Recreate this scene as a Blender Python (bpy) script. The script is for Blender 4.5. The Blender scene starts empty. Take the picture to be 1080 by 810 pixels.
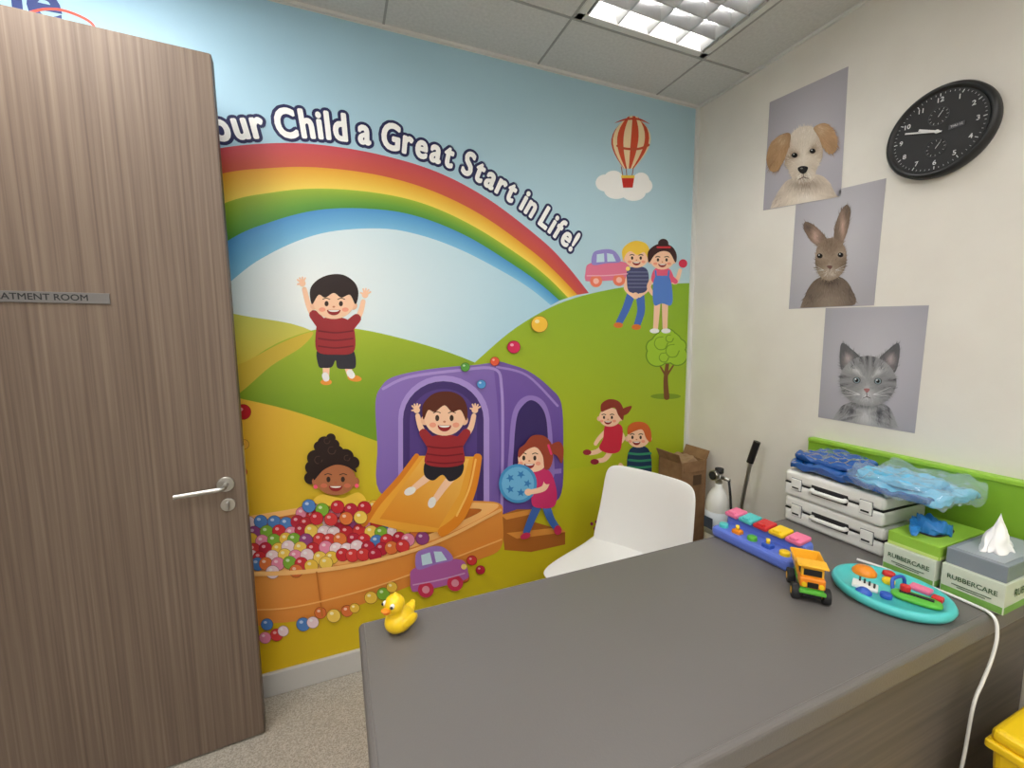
import bpy, bmesh, math, random
from mathutils import Vector, Matrix, noise
random.seed(7)
scene=bpy.context.scene
scene.view_settings.view_transform='Standard'
# ------------------------------------------------------------------ room dimensions (metres)
XR=1.675; XL=-1.2; YB=1.68; YF=-1.9; H=2.40; EYE=1.307; BED=0.66
# ------------------------------------------------------------------ camera (15 mm ultra-wide)
psi,th,rho,FPX=math.radians(22.3),math.radians(6.3),math.radians(0.5),450.0
Fv=Vector((math.sin(psi)*math.cos(th),math.cos(psi)*math.cos(th),-math.sin(th)))
R0=Vector((math.cos(psi),-math.sin(psi),0)); U0=R0.cross(Fv)
Rv=R0*math.cos(rho)-U0*math.sin(rho); Uv=U0*math.cos(rho)+R0*math.sin(rho)
EYEP=Vector((0,0,EYE))
cd=bpy.data.cameras.new('camera'); cd.sensor_width=36; cd.lens=FPX/1080*36; cd.clip_start=0.02
cam=bpy.data.objects.new('camera',cd); scene.collection.objects.link(cam)
M=Matrix((Rv,Uv,-Fv)).transposed().to_4x4(); M.translation=EYEP; cam.matrix_world=M
scene.camera=cam
# survey of the flat artwork: photo measurement -> metres on the wall plane
def survey(u,v):
    return Fv+Rv*((u-540)/FPX)+Uv*((405-v)/FPX)
def back_wall(u,v):
    d=survey(u,v); return EYEP+d*(YB/d.y)
def right_wall(u,v):
    d=survey(u,v); return EYEP+d*(XR/d.x)
# ------------------------------------------------------------------ materials
def lin(c): 
    return tuple(((x/255)/12.92 if x/255<=0.04045 else ((x/255+0.055)/1.055)**2.4) for x in c)
def mat(name,c,rough=0.5,metal=0.0,spec=0.5,emit=0,alpha=1,trans=0,coat=0,bump=0,bscale=50):
    m=bpy.data.materials.new(name); m.use_nodes=True; nt=m.node_tree; b=nt.nodes['Principled BSDF']
    b.inputs['Base Color'].default_value=(*lin(c),1); b.inputs['Roughness'].default_value=rough
    b.inputs['Metallic'].default_value=metal; b.inputs['Specular IOR Level'].default_value=spec
    b.inputs['Coat Weight'].default_value=coat; b.inputs['Transmission Weight'].default_value=trans
    if emit: b.inputs['Emission Color'].default_value=(1,0.98,0.95,1); b.inputs['Emission Strength'].default_value=emit
    if alpha<1: b.inputs['Alpha'].default_value=alpha
    if bump:
        tc=nt.nodes.new('ShaderNodeTexCoord'); n=nt.nodes.new('ShaderNodeTexNoise'); n.inputs['Scale'].default_value=bscale; n.inputs['Detail'].default_value=4
        bp=nt.nodes.new('ShaderNodeBump'); bp.inputs['Strength'].default_value=bump; bp.inputs['Distance'].default_value=0.005
        nt.links.new(tc.outputs['Object'],n.inputs['Vector']); nt.links.new(n.outputs['Fac'],bp.inputs['Height']); nt.links.new(bp.outputs['Normal'],b.inputs['Normal'])
    return m
def noisemat(name,cols,scale,mapscale=(1,1,1),rough=0.6,detail=6,pos=None,bump=0,dist=0.0,spec=0.4):
    m=mat(name,cols[0],rough,spec=spec); nt=m.node_tree; b=nt.nodes['Principled BSDF']
    tc=nt.nodes.new('ShaderNodeTexCoord'); mp=nt.nodes.new('ShaderNodeMapping'); mp.inputs['Scale'].default_value=mapscale
    n=nt.nodes.new('ShaderNodeTexNoise'); n.inputs['Scale'].default_value=scale; n.inputs['Detail'].default_value=detail; n.inputs['Distortion'].default_value=dist
    r=nt.nodes.new('ShaderNodeValToRGB')
    pos=pos or [0.3+0.4*i/(len(cols)-1) for i in range(len(cols))]
    els=r.color_ramp.elements
    els[0].position=pos[0]; els[0].color=(*lin(cols[0]),1); els[1].position=pos[-1]; els[1].color=(*lin(cols[-1]),1)
    for p,c in zip(pos[1:-1],cols[1:-1]):
        e=els.new(p); e.color=(*lin(c),1)
    nt.links.new(tc.outputs['Object'],mp.inputs['Vector']); nt.links.new(mp.outputs['Vector'],n.inputs['Vector'])
    nt.links.new(n.outputs['Fac'],r.inputs['Fac']); nt.links.new(r.outputs['Color'],b.inputs['Base Color'])
    if bump:
        bp=nt.nodes.new('ShaderNodeBump'); bp.inputs['Strength'].default_value=bump; bp.inputs['Distance'].default_value=0.002
        nt.links.new(n.outputs['Fac'],bp.inputs['Height']); nt.links.new(bp.outputs['Normal'],b.inputs['Normal'])
    return m
def printmat(name,rough=0.45,spec=0.3,grain=0.0):
    m=mat(name,(255,255,255),rough,spec=spec); nt=m.node_tree
    a=nt.nodes.new('ShaderNodeAttribute'); a.attribute_name='Col'
    nt.links.new(a.outputs['Color'],nt.nodes['Principled BSDF'].inputs['Base Color'])
    return m
M_wall=noisemat('painted_wall',[(225,220,212),(231,227,219)],6,rough=0.7,bump=0.05)
M_ceil=noisemat('ceiling_tile',[(208,207,205),(220,219,217)],90,rough=0.9,detail=3)
M_floor=noisemat('vinyl_floor',[(146,139,128),(172,165,152),(192,185,174)],260,rough=0.5,detail=3,pos=[0.35,0.5,0.65])
M_door=noisemat('door_laminate',[(98,83,72),(112,96,84),(120,104,91),(134,118,104)],1.0,(150,150,1.5),rough=0.5,detail=5,pos=[0.24,0.44,0.56,0.78],dist=0.08,spec=0.3)
M_base=noisemat('couch_laminate',[(94,88,82),(104,97,90),(114,106,98)],1.0,(2,70,70),rough=0.5,detail=5,pos=[0.3,0.5,0.7],dist=0.1,spec=0.3)
M_white=mat('white_plastic',(234,234,230),0.35)
M_trim=mat('white_trim',(222,222,218),0.45)
M_skirt=mat('skirting_grey',(196,194,190),0.5)
M_matt=mat('grey_vinyl',(109,105,103),0.38,spec=0.5,bump=0.08,bscale=260)
M_black=mat('black_plastic',(22,22,24),0.4)
M_dark=mat('dark_rubber',(35,35,38),0.7)
M_steel=mat('brushed_steel',(190,188,184),0.28,metal=1)
M_alu=mat('louvre_aluminium',(185,185,185),0.3,metal=0.9)
M_refl=mat('fitting_interior',(150,150,152),0.5)
M_lime=mat('lime_panel',(128,176,44),0.45)
M_lime2=mat('lime_panel_edge',(150,198,60),0.45)
M_yellow=mat('yellow_plastic',(246,205,30),0.3)
M_orange=mat('orange_plastic',(240,140,30),0.35)
M_red=mat('red_plastic',(210,45,50),0.35)
M_green=mat('green_plastic',(90,180,60),0.35)
M_teal=mat('teal_plastic',(84,200,200),0.35)
M_lav=mat('lavender_blue_plastic',(98,122,214),0.3)
M_blue=mat('blue_plastic',(50,90,190),0.35)
M_pink=mat('pink_plastic',(240,120,160),0.35)
M_card=noisemat('cardboard',[(128,96,66),(150,116,82)],20,rough=0.8)
M_lightA=mat('lamp_tube',(255,255,255),0.5,emit=34)
M_lightB=mat('lamp_diffuser',(255,255,255),0.5,emit=17)
# ------------------------------------------------------------------ mesh helpers
def link(name,data,parent=None,mats=()):
    o=bpy.data.objects.new(name,data); scene.collection.objects.link(o)
    if parent: o.parent=parent
    for m in mats: data.materials.append(m)
    return o
def empty(name,loc=(0,0,0),rz=0,rot=None):
    o=bpy.data.objects.new(name,None); scene.collection.objects.link(o); o.location=loc; o.empty_display_size=0.05
    o.rotation_euler=rot if rot else (0,0,rz); return o
def bm_obj(name,bm,m,parent,loc,rot,smooth=False):
    me=bpy.data.meshes.new(name); bm.to_mesh(me); bm.free()
    o=link(name,me,parent,[m]); o.location=loc
    if rot: o.rotation_euler=rot
    if smooth: me.polygons.foreach_set('use_smooth',[True]*len(me.polygons))
    return o
def box(name,dims,loc,m,parent=None,bevel=0,rot=None,segs=3):
    bm=bmesh.new(); bmesh.ops.create_cube(bm,size=1)
    for v in bm.verts: v.co=Vector((v.co.x*dims[0],v.co.y*dims[1],v.co.z*dims[2]))
    if bevel: bmesh.ops.bevel(bm,geom=bm.edges[:],offset=bevel,segments=segs,profile=0.5,affect='EDGES')
    return bm_obj(name,bm,m,parent,loc,rot)
def bx(name,a,b,m,parent=None,bevel=0,segs=3):
    return box(name,[b[i]-a[i] for i in range(3)],[(a[i]+b[i])/2 for i in range(3)],m,parent,bevel,None,segs)
def cyl(name,r,h,loc,m,parent=None,rot=None,r2=None,segs=32,bevel=0):
    bm=bmesh.new(); bmesh.ops.create_cone(bm,cap_ends=True,segments=segs,radius1=r,radius2=r if r2 is None else r2,depth=h)
    if bevel: bmesh.ops.bevel(bm,geom=[e for e in bm.edges if abs(e.verts[0].co.z-e.verts[1].co.z)<1e-6],offset=bevel,segments=3,profile=0.5,affect='EDGES')
    o=bm_obj(name,bm,m,parent,loc,rot)
    for p in o.data.polygons: p.use_smooth=len(p.vertices)<=4
    return o
def sph(name,r,loc,m,parent=None,rot=None,segs=28):
    bm=bmesh.new(); bmesh.ops.create_uvsphere(bm,u_segments=segs,v_segments=segs//2,radius=1)
    for v in bm.verts: v.co=Vector((v.co.x*r[0],v.co.y*r[1],v.co.z*r[2]))
    return bm_obj(name,bm,m,parent,loc,rot,True)
def catmull(P,n=8,closed=False):
    P=[Vector(p) for p in P]; out=[]; N=len(P)
    if N<3 and not closed: return P
    rng=range(N) if closed else range(N-1)
    for i in rng:
        if closed: p0,p1,p2,p3=P[i-1],P[i],P[(i+1)%N],P[(i+2)%N]
        else: p0,p1,p2,p3=P[max(i-1,0)],P[i],P[i+1],P[min(i+2,N-1)]
        for k in range(n):
            t=k/n; out.append(0.5*((2*p1)+(p2-p0)*t+(2*p0-5*p1+4*p2-p3)*t*t+(3*p1-p0-3*p2+p3)*t**3))
    if not closed: out.append(P[-1])
    return out
def tube(name,pts,r,m,parent=None,closed=False,n=8):
    cu=bpy.data.curves.new(name,'CURVE'); cu.dimensions='3D'; cu.bevel_depth=r; cu.bevel_resolution=4; cu.use_fill_caps=True
    q=catmull(pts,n,closed); sp=cu.splines.new('POLY'); sp.points.add(len(q)-1); sp.use_cyclic_u=closed
    for a,b in zip(sp.points,q): a.co=(*b,1)
    me_o=bpy.data.objects.new('tmp',cu); scene.collection.objects.link(me_o)
    dg=bpy.context.evaluated_depsgraph_get(); me=bpy.data.meshes.new_from_object(me_o.evaluated_get(dg))
    bpy.data.objects.remove(me_o); o=link(name,me,parent); me.materials.clear(); me.materials.append(m)
    me.polygons.foreach_set('use_smooth',[True]*len(me.polygons)); return o
def lathe(name,prof,loc,m,parent=None,rot=None,segs=40):
    bm=bmesh.new(); rings=[]
    for r,z in prof: rings.append([bm.verts.new((max(r,1e-5)*math.cos(2*math.pi*i/segs),max(r,1e-5)*math.sin(2*math.pi*i/segs),z)) for i in range(segs)])
    for a,b in zip(rings,rings[1:]):
        for i in range(segs): bm.faces.new((a[i],a[(i+1)%segs],b[(i+1)%segs],b[i]))
    bmesh.ops.recalc_face_normals(bm,faces=bm.faces)
    return bm_obj(name,bm,m,parent,loc,rot,True)
def grid(name,fn,nu,nv,m,parent=None,thick=0,sub=0,loc=(0,0,0),rot=None):
    bm=bmesh.new(); g=[[bm.verts.new(fn(-1+2*i/nu,-1+2*j/nv)) for j in range(nv+1)] for i in range(nu+1)]
    for i in range(nu):
        for j in range(nv): bm.faces.new((g[i][j],g[i+1][j],g[i+1][j+1],g[i][j+1]))
    o=bm_obj(name,bm,m,parent,loc,rot,True)
    if thick: s=o.modifiers.new('s','SOLIDIFY'); s.thickness=thick; s.offset=0
    if sub: s=o.modifiers.new('u','SUBSURF'); s.levels=sub; s.render_levels=sub
    return o
def soft(name,dims,loc,m,parent=None,seed=0,amp=0.006,freq=14,p=5,rot=None):
    bm=bmesh.new(); bmesh.ops.create_cube(bm,size=2); bmesh.ops.subdivide_edges(bm,edges=bm.edges[:],cuts=26,use_grid_fill=True)
    for v in bm.verts:
        c=v.co; n=(abs(c.x)**p+abs(c.y)**p+abs(c.z)**p)**(1/p); q=c/n
        q=Vector((q.x*dims[0]/2,q.y*dims[1]/2,q.z*dims[2]/2))
        d=noise.noise(q*freq+Vector((seed*7.3,0,seed)))+0.5*noise.noise(q*freq*2.7+Vector((0,seed*3,1)))
        k=1 if q.z>-dims[2]*0.3 else 0.15
        v.co=q+Vector((0.4*d*amp,0.4*d*amp,d*amp*k))
    return bm_obj(name,bm,m,parent,loc,rot,True)
def text_mesh(s,size,bevel=0.0,center=True):
    cu=bpy.data.curves.new('t','FONT'); cu.body=s; cu.size=size; cu.bevel_depth=bevel; cu.bevel_resolution=1; cu.resolution_u=4
    if center: cu.align_x='CENTER'; cu.align_y='CENTER'
    o=bpy.data.objects.new('t',cu); scene.collection.objects.link(o)
    dg=bpy.context.evaluated_depsgraph_get(); me=bpy.data.meshes.new_from_object(o.evaluated_get(dg)); bpy.data.objects.remove(o)
    V=[v.co.copy() for v in me.vertices]; F=[list(p.vertices) for p in me.polygons]; bpy.data.meshes.remove(me)
    return V,F
AX_RIGHT=Matrix(((0,0,-1),(-1,0,0),(0,1,0)))   # text on wall facing -x
AX_BACK=Matrix(((1,0,0),(0,0,-1),(0,1,0)))     # text on wall facing -y
def text_obj(name,s,size,loc,axes,m,parent=None,bevel=0,sx=1):
    V,F=text_mesh(s,size,bevel); me=bpy.data.meshes.new(name)
    me.from_pydata([axes@Vector((v.x*sx,v.y,v.z*0.05)) for v in V],[],F); o=link(name,me,parent,[m]); o.location=loc; return o
# ------------------------------------------------------------------ flat printed artwork
class Art:
    def __init__(s,proj,normal,base,step=0.00005):
        s.p=proj;s.n=Vector(normal);s.b=base;s.st=step;s.V=[];s.F=[];s.C=[];s.l=0.0
    def raw(s,pts,cols):
        i0=len(s.V)
        for u,v in pts: s.V.append(s.p(u,v)+s.n*(s.b+s.l*s.st))
        s.F.append(list(range(i0,i0+len(pts)))); s.C.append([lin(c) for c in cols])
    def poly(s,pts,c,c2=None,ax=None):
        if c2 is None: cols=[c]*len(pts)
        else:
            (x0,y0),(x1,y1)=ax; L=(x1-x0)**2+(y1-y0)**2; cols=[]
            for u,v in pts:
                t=min(1,max(0,((u-x0)*(x1-x0)+(v-y0)*(y1-y0))/L)); cols.append(tuple(c[k]*(1-t)+c2[k]*t for k in range(3)))
        s.raw(pts,cols); s.l+=1
    def blob(s,pts,c,c2=None,ax=None,n=5):
        s.poly([(q.x,q.y) for q in catmull([(a,b,0) for a,b in pts],n,True)],c,c2,ax)
    def ell(s,x,y,rx,ry,c,rot=0,c2=None,ax=None,a0=0,a1=360,n=26):
        cr,sr=math.cos(math.radians(rot)),math.sin(math.radians(rot)); P=[]
        for i in range(n if a1-a0==360 else n+1):
            a=math.radians(a0+(a1-a0)*i/n); X,Y=rx*math.cos(a),ry*math.sin(a); P.append((x+X*cr-Y*sr,y+X*sr+Y*cr))
        s.poly(P,c,c2,ax)
    def stroke(s,pts,w0,w1,c):
        q=catmull([(a,b,0) for a,b in pts],6) if len(pts)>2 else [Vector((a,b,0)) for a,b in pts]
        n=len(q); L=[];Rr=[]
        for i,pnt in enumerate(q):
            d=(q[min(i+1,n-1)]-q[max(i-1,0)]); d=d.normalized() if d.length>0 else Vector((1,0,0)); nn=Vector((-d.y,d.x,0)); w=(w0+(w1-w0)*i/(n-1))/2
            L.append(pnt+nn*w); Rr.append(pnt-nn*w)
        d=(q[-1]-q[-2]).normalized(); nn=Vector((-d.y,d.x,0)); cap1=[q[-1]+(nn*math.cos(a)+d*math.sin(a))*w1/2 for a in (0.6,1.2,1.94,2.54)]
        d=(q[0]-q[1]).normalized(); nn=Vector((-d.y,d.x,0)); cap0=[q[0]+(nn*math.cos(a)+d*math.sin(a))*w0/2 for a in (0.6,1.2,1.94,2.54)]
        s.poly([(p.x,p.y) for p in L+cap1+Rr[::-1]+cap0],c)
    def area(s,top,bot,u0,u1,fn,nu=40,nv=10):
        def ip(cv,u):
            if not isinstance(cv,list): return cv
            for a,b in zip(cv,cv[1:]):
                if a[0]<=u<=b[0]: return a[1]+(b[1]-a[1])*(u-a[0])/max(1e-6,b[0]-a[0])
            return cv[0][1] if u<cv[0][0] else cv[-1][1]
        if isinstance(top,list): top=[(q.x,q.y) for q in catmull([(a,b,0) for a,b in top],8)]
        if isinstance(bot,list): bot=[(q.x,q.y) for q in catmull([(a,b,0) for a,b in bot],8)]
        G=[]
        for i in range(nu+1):
            u=u0+(u1-u0)*i/nu; t,b=ip(top,u),ip(bot,u); b=max(b,t); G.append([(u,t+(b-t)*j/nv) for j in range(nv+1)])
        for i in range(nu):
            for j in range(nv):
                P=[G[i][j],G[i+1][j],G[i+1][j+1],G[i][j+1]]
                if abs(P[3][1]-P[0][1])<1e-4 and abs(P[1][1]-P[2][1])<1e-4: continue
                s.raw(P,[fn(*q) for q in P])
        s.l+=1
    def text(s,V,F,origin,ax,c,lift=0):
        i0=len(s.V)
        for v in V: s.V.append(origin+ax@Vector((v.x,v.y,v.z*0.02))+s.n*(s.b+s.l*s.st+lift))
        for f in F: s.F.append([i0+i for i in f]); s.C.append([lin(c)]*len(f))
    def build(s,name,m,parent=None):
        me=bpy.data.meshes.new(name); me.from_pydata([tuple(v) for v in s.V],[],s.F)
        ca=me.color_attributes.new('Col','FLOAT_COLOR','CORNER'); k=0
        buf=[]
        for cs in s.C:
            for c in cs: buf+= [c[0],c[1],c[2],1.0]
        ca.data.foreach_set('color',buf)
        return link(name,me,parent,[m])
def mix(a,b,t):
    t=min(1,max(0,t)); return tuple(a[k]*(1-t)+b[k]*t for k in range(3))
# ================================================================== ROOM SHELL
bx('floor',(XL-1.2,YF-.1,-0.05),(XR+.1,YB+.1,0),M_floor)
bx('wall_back',(XL-.1,YB,0),(XR+.1,YB+.1,H+.2),M_wall)
bx('wall_right',(XR,YF-.1,0),(XR+.1,YB,H+.2),M_wall)
bx('wall_front',(XL-.1,YF-.1,0),(XR,YF,H+.2),M_wall)
wl=empty('wall_left')
bx('wall_section_1',(XL-.1,YF,0),(XL,.60,H+.2),M_wall,wl)
bx('wall_section_2',(XL-.1,1.50,0),(XL,YB,H+.2),M_wall,wl)
bx('lintel',(XL-.1,.60,2.13),(XL,1.50,H+.2),M_wall,wl)
bx('wall_corridor',(XL-1.2,YF,0),(XL-1.1,YB,H+.2),M_wall)
dfm=empty('trim_1')
bx('jamb_1',(XL-.11,1.47,0),(XL+.012,1.53,2.13),M_trim,dfm,.003); bx('jamb_2',(XL-.11,.57,0),(XL+.012,.63,2.13),M_trim,dfm,.003); bx('head',(XL-.11,.57,2.10),(XL+.012,1.53,2.16),M_trim,dfm,.003)
# ceiling of 600 mm tiles with openings for recessed fittings
xs=[XL,-.99,-.39,.21,.81,1.41,XR]; ys=[YF,-1.6,-1.0,-.4,.2,.8,1.4,YB]
lights=[(4,5,True),(2,3,False),(4,2,False),(1,5,False),(1,1,False)]
bm=bmesh.new()
for i in range(6):
    for j in range(7):
        if any(a==i and b==j for a,b,_ in lights): continue
        bm.faces.new([bm.verts.new(p) for p in ((xs[i],ys[j],H),(xs[i],ys[j+1],H),(xs[i+1],ys[j+1],H),(xs[i+1],ys[j],H))])
bm_obj('ceiling',bm,M_ceil,None,(0,0,0),None)
gridp=empty('trim_2'); M_tbar=mat('ceiling_tbar',(164,163,161),0.5)
for k,x in enumerate(xs[1:-1]): bx('tbar_x_%d'%k,(x-.004,YF,H-.002),(x+.004,YB,H+.002),M_tbar,gridp)
for k,y in enumerate(ys[1:-1]): bx('tbar_y_%d'%k,(XL,y-.004,H-.0025),(XR,y+.004,H+.0015),M_tbar,gridp)
tr=empty('trim_3')
bx('angle_back',(XL,YB-.012,H-.010),(XR,YB,H),M_trim,tr); bx('angle_right',(XR-.012,YF,H-.010),(XR,YB,H),M_trim,tr)
bx('corner_strip',(XR-.020,YB-.012,.09),(XR,YB,H-.012),M_trim,tr)
bx('baseboard_back',(XL,YB-.016,0),(XR,YB,.09),M_skirt,None,.004)
bx('baseboard_right',(XR-.014,YF,0),(XR,YB-.016,.09),M_skirt,None,.004)
for n,(i,j,louv) in enumerate(lights):
    x0,x1,y0,y1=xs[i]+.008,xs[i+1]-.008,ys[j]+.008,ys[j+1]-.008
    L=empty('ceiling_light',((x0+x1)/2,(y0+y1)/2,H)); w=(x1-x0)/2
    box('edge_a',(2*w+.016,.010,.004),(0,w+.003,.001),M_trim,L); box('edge_b',(2*w+.016,.010,.004),(0,-w-.003,.001),M_trim,L); box('edge_c',(.010,2*w+.016,.004),(w+.003,0,.001),M_trim,L); box('edge_d',(.010,2*w+.016,.004),(-w-.003,0,.001),M_trim,L)
    for s in (-1,1):
        box('frame_x',(.025,2*w,.09),(s*(w-.0125),0,.042),M_trim,L); box('frame_y',(2*w,.025,.09),(0,s*(w-.0125),.042),M_trim,L)
    box('housing',(2*w,2*w,.01),(0,0,.092),M_refl,L)
    if louv:
        iw=w-.025
        for k in range(4):
            x=-iw+iw*2*(k+.5)/4
            cyl('tube_%d'%k,.013,2*iw-.02,(x,0,.066),M_lightA,L,(math.pi/2,0,0),segs=16)
        for k in range(5):
            x=-iw+iw*2*k/4; x=max(-iw+.012,min(iw-.012,x))
            for s in (-1,1): box('blade_long',(.003,2*iw,.046),(x+s*.010,0,.022),M_alu,L,rot=(0,s*.38,0))
        for k in range(1,8):
            y=-iw+iw*2*k/8
            for s in (-1,1): box('blade_cross',(2*iw,.003,.040),(0,y+s*.007,.020),M_alu,L,rot=(-s*.33,0,0))
    else:
        box('diffuser',(2*w-.05,2*w-.05,.006),(0,0,.01),M_lightB,L)
# ================================================================== MURAL
A=Art(back_wall,(0,-1,0),0.0004)
INK=(58,38,32)
# sky covers the full wall (in metres)
for i in range(24):
    for j in range(16):
        q=[(XL+(XR-XL)*(i+a)/24,.09+(H-.102)*(j+b)/16) for a,b in ((0,0),(1,0),(1,1),(0,1))]
        i0=len(A.V)
        cs=[]
        for x,z in q:
            A.V.append(Vector((x,YB-.0004,z))); t=(x+1.2)/2.9*0.6+(2.4-z)*0.3
            cs.append(lin(mix((160,203,230),(190,216,222),t)))
        A.F.append([i0,i0+1,i0+2,i0+3]); A.C.append(cs)
A.l=1
B=[[(150,176),(228,157),(290,151),(340,153),(400,163),(460,181),(515,210),(570,252),(597,279),(621,309)],
   [(150,210),(230,184),(290,177),(340,177),(400,185),(455,201),(508,227),(560,264),(586,287),(609,311)],
   [(150,262),(233,216),(288,203),(340,199),(400,204),(450,216),(500,239),(550,271),(577,292),(599,314)],
   [(150,320),(237,256),(286,234),(340,221),(400,221),(446,230),(494,250),(541,279),(568,298),(590,317)],
   [(150,385),(241,299),(286,267),(340,246),(400,241),(443,248),(487,264),(533,288),(560,305),(581,322)]]
Bs=[[(q.x,q.y) for q in catmull([(a,b,0) for a,b in c],8)] for c in B]
A.area([(u,v) for u,v in B[4]],420,150,581,lambda u,v: mix((246,250,250),(166,210,232),((u-330)**2+(v-310)**2*1.6)**.5/270),50,8)
bandc=[((196,72,88),(206,90,64)),((230,162,42),(246,216,88)),((156,184,46),(74,146,50)),((74,148,210),(126,194,230))]
for k in range(4):
    a,b=Bs[k],Bs[k+1]; c0,c1=bandc[k]
    for sub in range(3):
        for i in range(len(a)-1):
            L=lambda P,Q,t:(P[0]+(Q[0]-P[0])*t,P[1]+(Q[1]-P[1])*t)
            t0,t1=sub/3,(sub+1)/3
            A.raw([L(a[i],b[i],t0),L(a[i+1],b[i+1],t0),L(a[i+1],b[i+1],t1),L(a[i],b[i],t1)],[mix(c0,c1,t0)]*2+[mix(c0,c1,t1)]*2)
A.l+=1
# hills
A.area([(120,322),(225,328),(262,334),(310,342),(345,355),(440,385)],760,120,440,lambda u,v: mix((200,204,96),(224,192,60),(v-330)/80),24,6)
A.area([(120,450),(225,404),(252,388),(290,363),(335,347),(370,346),(420,356),(480,374),(540,400),(610,432)],760,120,610,lambda u,v: mix((174,192,54),(116,154,34),(v-345)/95+(u-330)/900),40,14)
A.area([(440,440),(480,402),(510,374),(545,345),(590,320),(640,306),(690,300),(790,297)],760,440,790,lambda u,v: mix((140,180,46),(172,184,36),(v-300)/170-(u-640)/700),40,14)
A.area([(120,408),(225,414),(252,420),(300,431),(350,447),(400,466),(480,488),(560,500),(620,492),(680,490),(790,500)],820,120,790,lambda u,v: mix(mix((240,188,64),(220,182,22),(v-420)/240),mix((174,184,36),(210,190,30),(v-480)/110),(u-280)/200),44,16)
A.blob([(240,392),(262,380),(300,360),(330,350),(318,366),(286,386),(256,412),(240,420)],(212,184,64))
base_l=A.l+1
def fig(): A.l=base_l
def head(x,y,rx,ry,skin=(250,205,172),eyes=1,mouth=1,dx=0,ears=1):
    if ears:
        A.ell(x-rx*.98,y+ry*.15,rx*.2,ry*.26,mix(skin,(200,110,80),.15)); A.ell(x+rx*.98,y+ry*.15,rx*.2,ry*.26,mix(skin,(200,110,80),.15))
    A.ell(x,y,rx,ry,skin)
    if eyes:
        for s in (-1,1):
            A.ell(x+dx+s*rx*.36,y+ry*.02,rx*.10,ry*.17,INK); A.stroke([(x+dx+s*rx*.55,y-ry*.26),(x+dx+s*rx*.38,y-ry*.33),(x+dx+s*rx*.2,y-ry*.26)],.9,.9,INK)
            A.ell(x+dx+s*rx*.58,y+ry*.4,rx*.17,ry*.14,mix(skin,(238,120,100),.5))
        A.ell(x+dx,y+ry*.22,rx*.07,ry*.06,mix(skin,(180,90,60),.6))
    if mouth: A.ell(x+dx,y+ry*.42,rx*.34,ry*.34,(150,40,40),a0=0,a1=180); A.ell(x+dx,y+ry*.44,rx*.27,ry*.10,(255,250,245),a0=0,a1=180)
def hand(x,y,r,ang,skin):
    A.ell(x,y,r,r,skin)
    for k,a in enumerate((-42,-15,12,38)):
        t=math.radians(ang+a); A.stroke([(x,y),(x+math.cos(t)*r*1.9,y-math.sin(t)*r*1.9)],r*.62,r*.5,skin)
    t=math.radians(ang+85); A.stroke([(x,y),(x+math.cos(t)*r*1.5,y-math.sin(t)*r*1.5)],r*.6,r*.5,skin)
SK=(250,205,172); RED=(156,44,50)
# --- jumping boy
fig(); 
A.stroke([(344,384),(344,400)],8,6,SK); A.stroke([(366,384),(370,398)],8,6,SK)
A.ell(344,403,6,3.2,(235,150,60)); A.ell(374,399,7.5,3.4,(235,150,60),rot=8); A.stroke([(343,396),(344,399)],7,7,(240,240,240)); A.stroke([(369,393),(371,396)],7,7,(240,240,240))
A.blob([(335,369),(354,370),(372,369),(375,387),(365,389),(356,388),(354,380),(350,387),(342,388),(336,386)],(48,46,56))
A.stroke([(339,346),(327,326),(321,305)],7,5,SK); A.stroke([(368,348),(379,332),(383,318)],7,5,SK)
hand(319,299,3.4,105,SK); hand(385,311,3.4,70,SK)
A.stroke([(342,345),(331,332)],13,10,RED); A.stroke([(366,346),(376,336)],13,10,RED)
A.blob([(337,338),(352,334),(368,338),(374,350),(373,371),(355,374),(335,371),(333,352)],RED)
for yy in (349,357,365): A.stroke([(336,yy),(354,yy+2),(372,yy)],1.6,1.6,(116,26,36))
head(352,320,21,16.5)
A.blob([(329,321),(327,306),(334,296),(347,290),(362,290),(374,298),(378,309),(375,321),(369,311),(360,314),(352,309),(343,314),(336,311)],(40,24,24))
# --- hot-air balloon
fig()
for x,y,rx,ry in ((638,193,10,9),(650,201,13,9),(668,203,13,9),(680,196,8,8),(647,188,10,8),(676,191,9,9),(660,196,12,8)): A.ell(x,y,rx,ry,(248,248,246))
cols=[(214,84,52),(246,222,178)]
for g in range(8):
    def bp(ph,t):
        yy=126+t*52; e=math.sin(math.pi*min(1,t*.86+.07)**.8); e=e*.95+.08*t; return (667-4*t+21*math.sin(ph)*e,yy-1.2*math.cos(ph)*(1-t)*3)
    p0,p1=-math.pi/2+math.pi*g/8,-math.pi/2+math.pi*(g+1)/8
    A.poly([bp(p0,k/10) for k in range(11)]+[bp(p1,k/10) for k in range(10,-1,-1)],cols[g%2])
A.blob([(648,130),(660,125),(674,125),(685,131),(674,127),(660,127)],(205,74,50))
A.stroke([(651,154),(660,157),(674,157),(684,153)],2.5,2.5,(206,90,56))
for a,b in ((655,657),(660,661),(668,666)): A.stroke([(a,176),(b,188)],.8,.8,(150,70,50))
A.poly([(655,185),(669,185),(667,198),(657,198)],(196,48,40)); A.poly([(655,185),(669,185),(669,188),(655,188)],(240,200,80))
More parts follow.
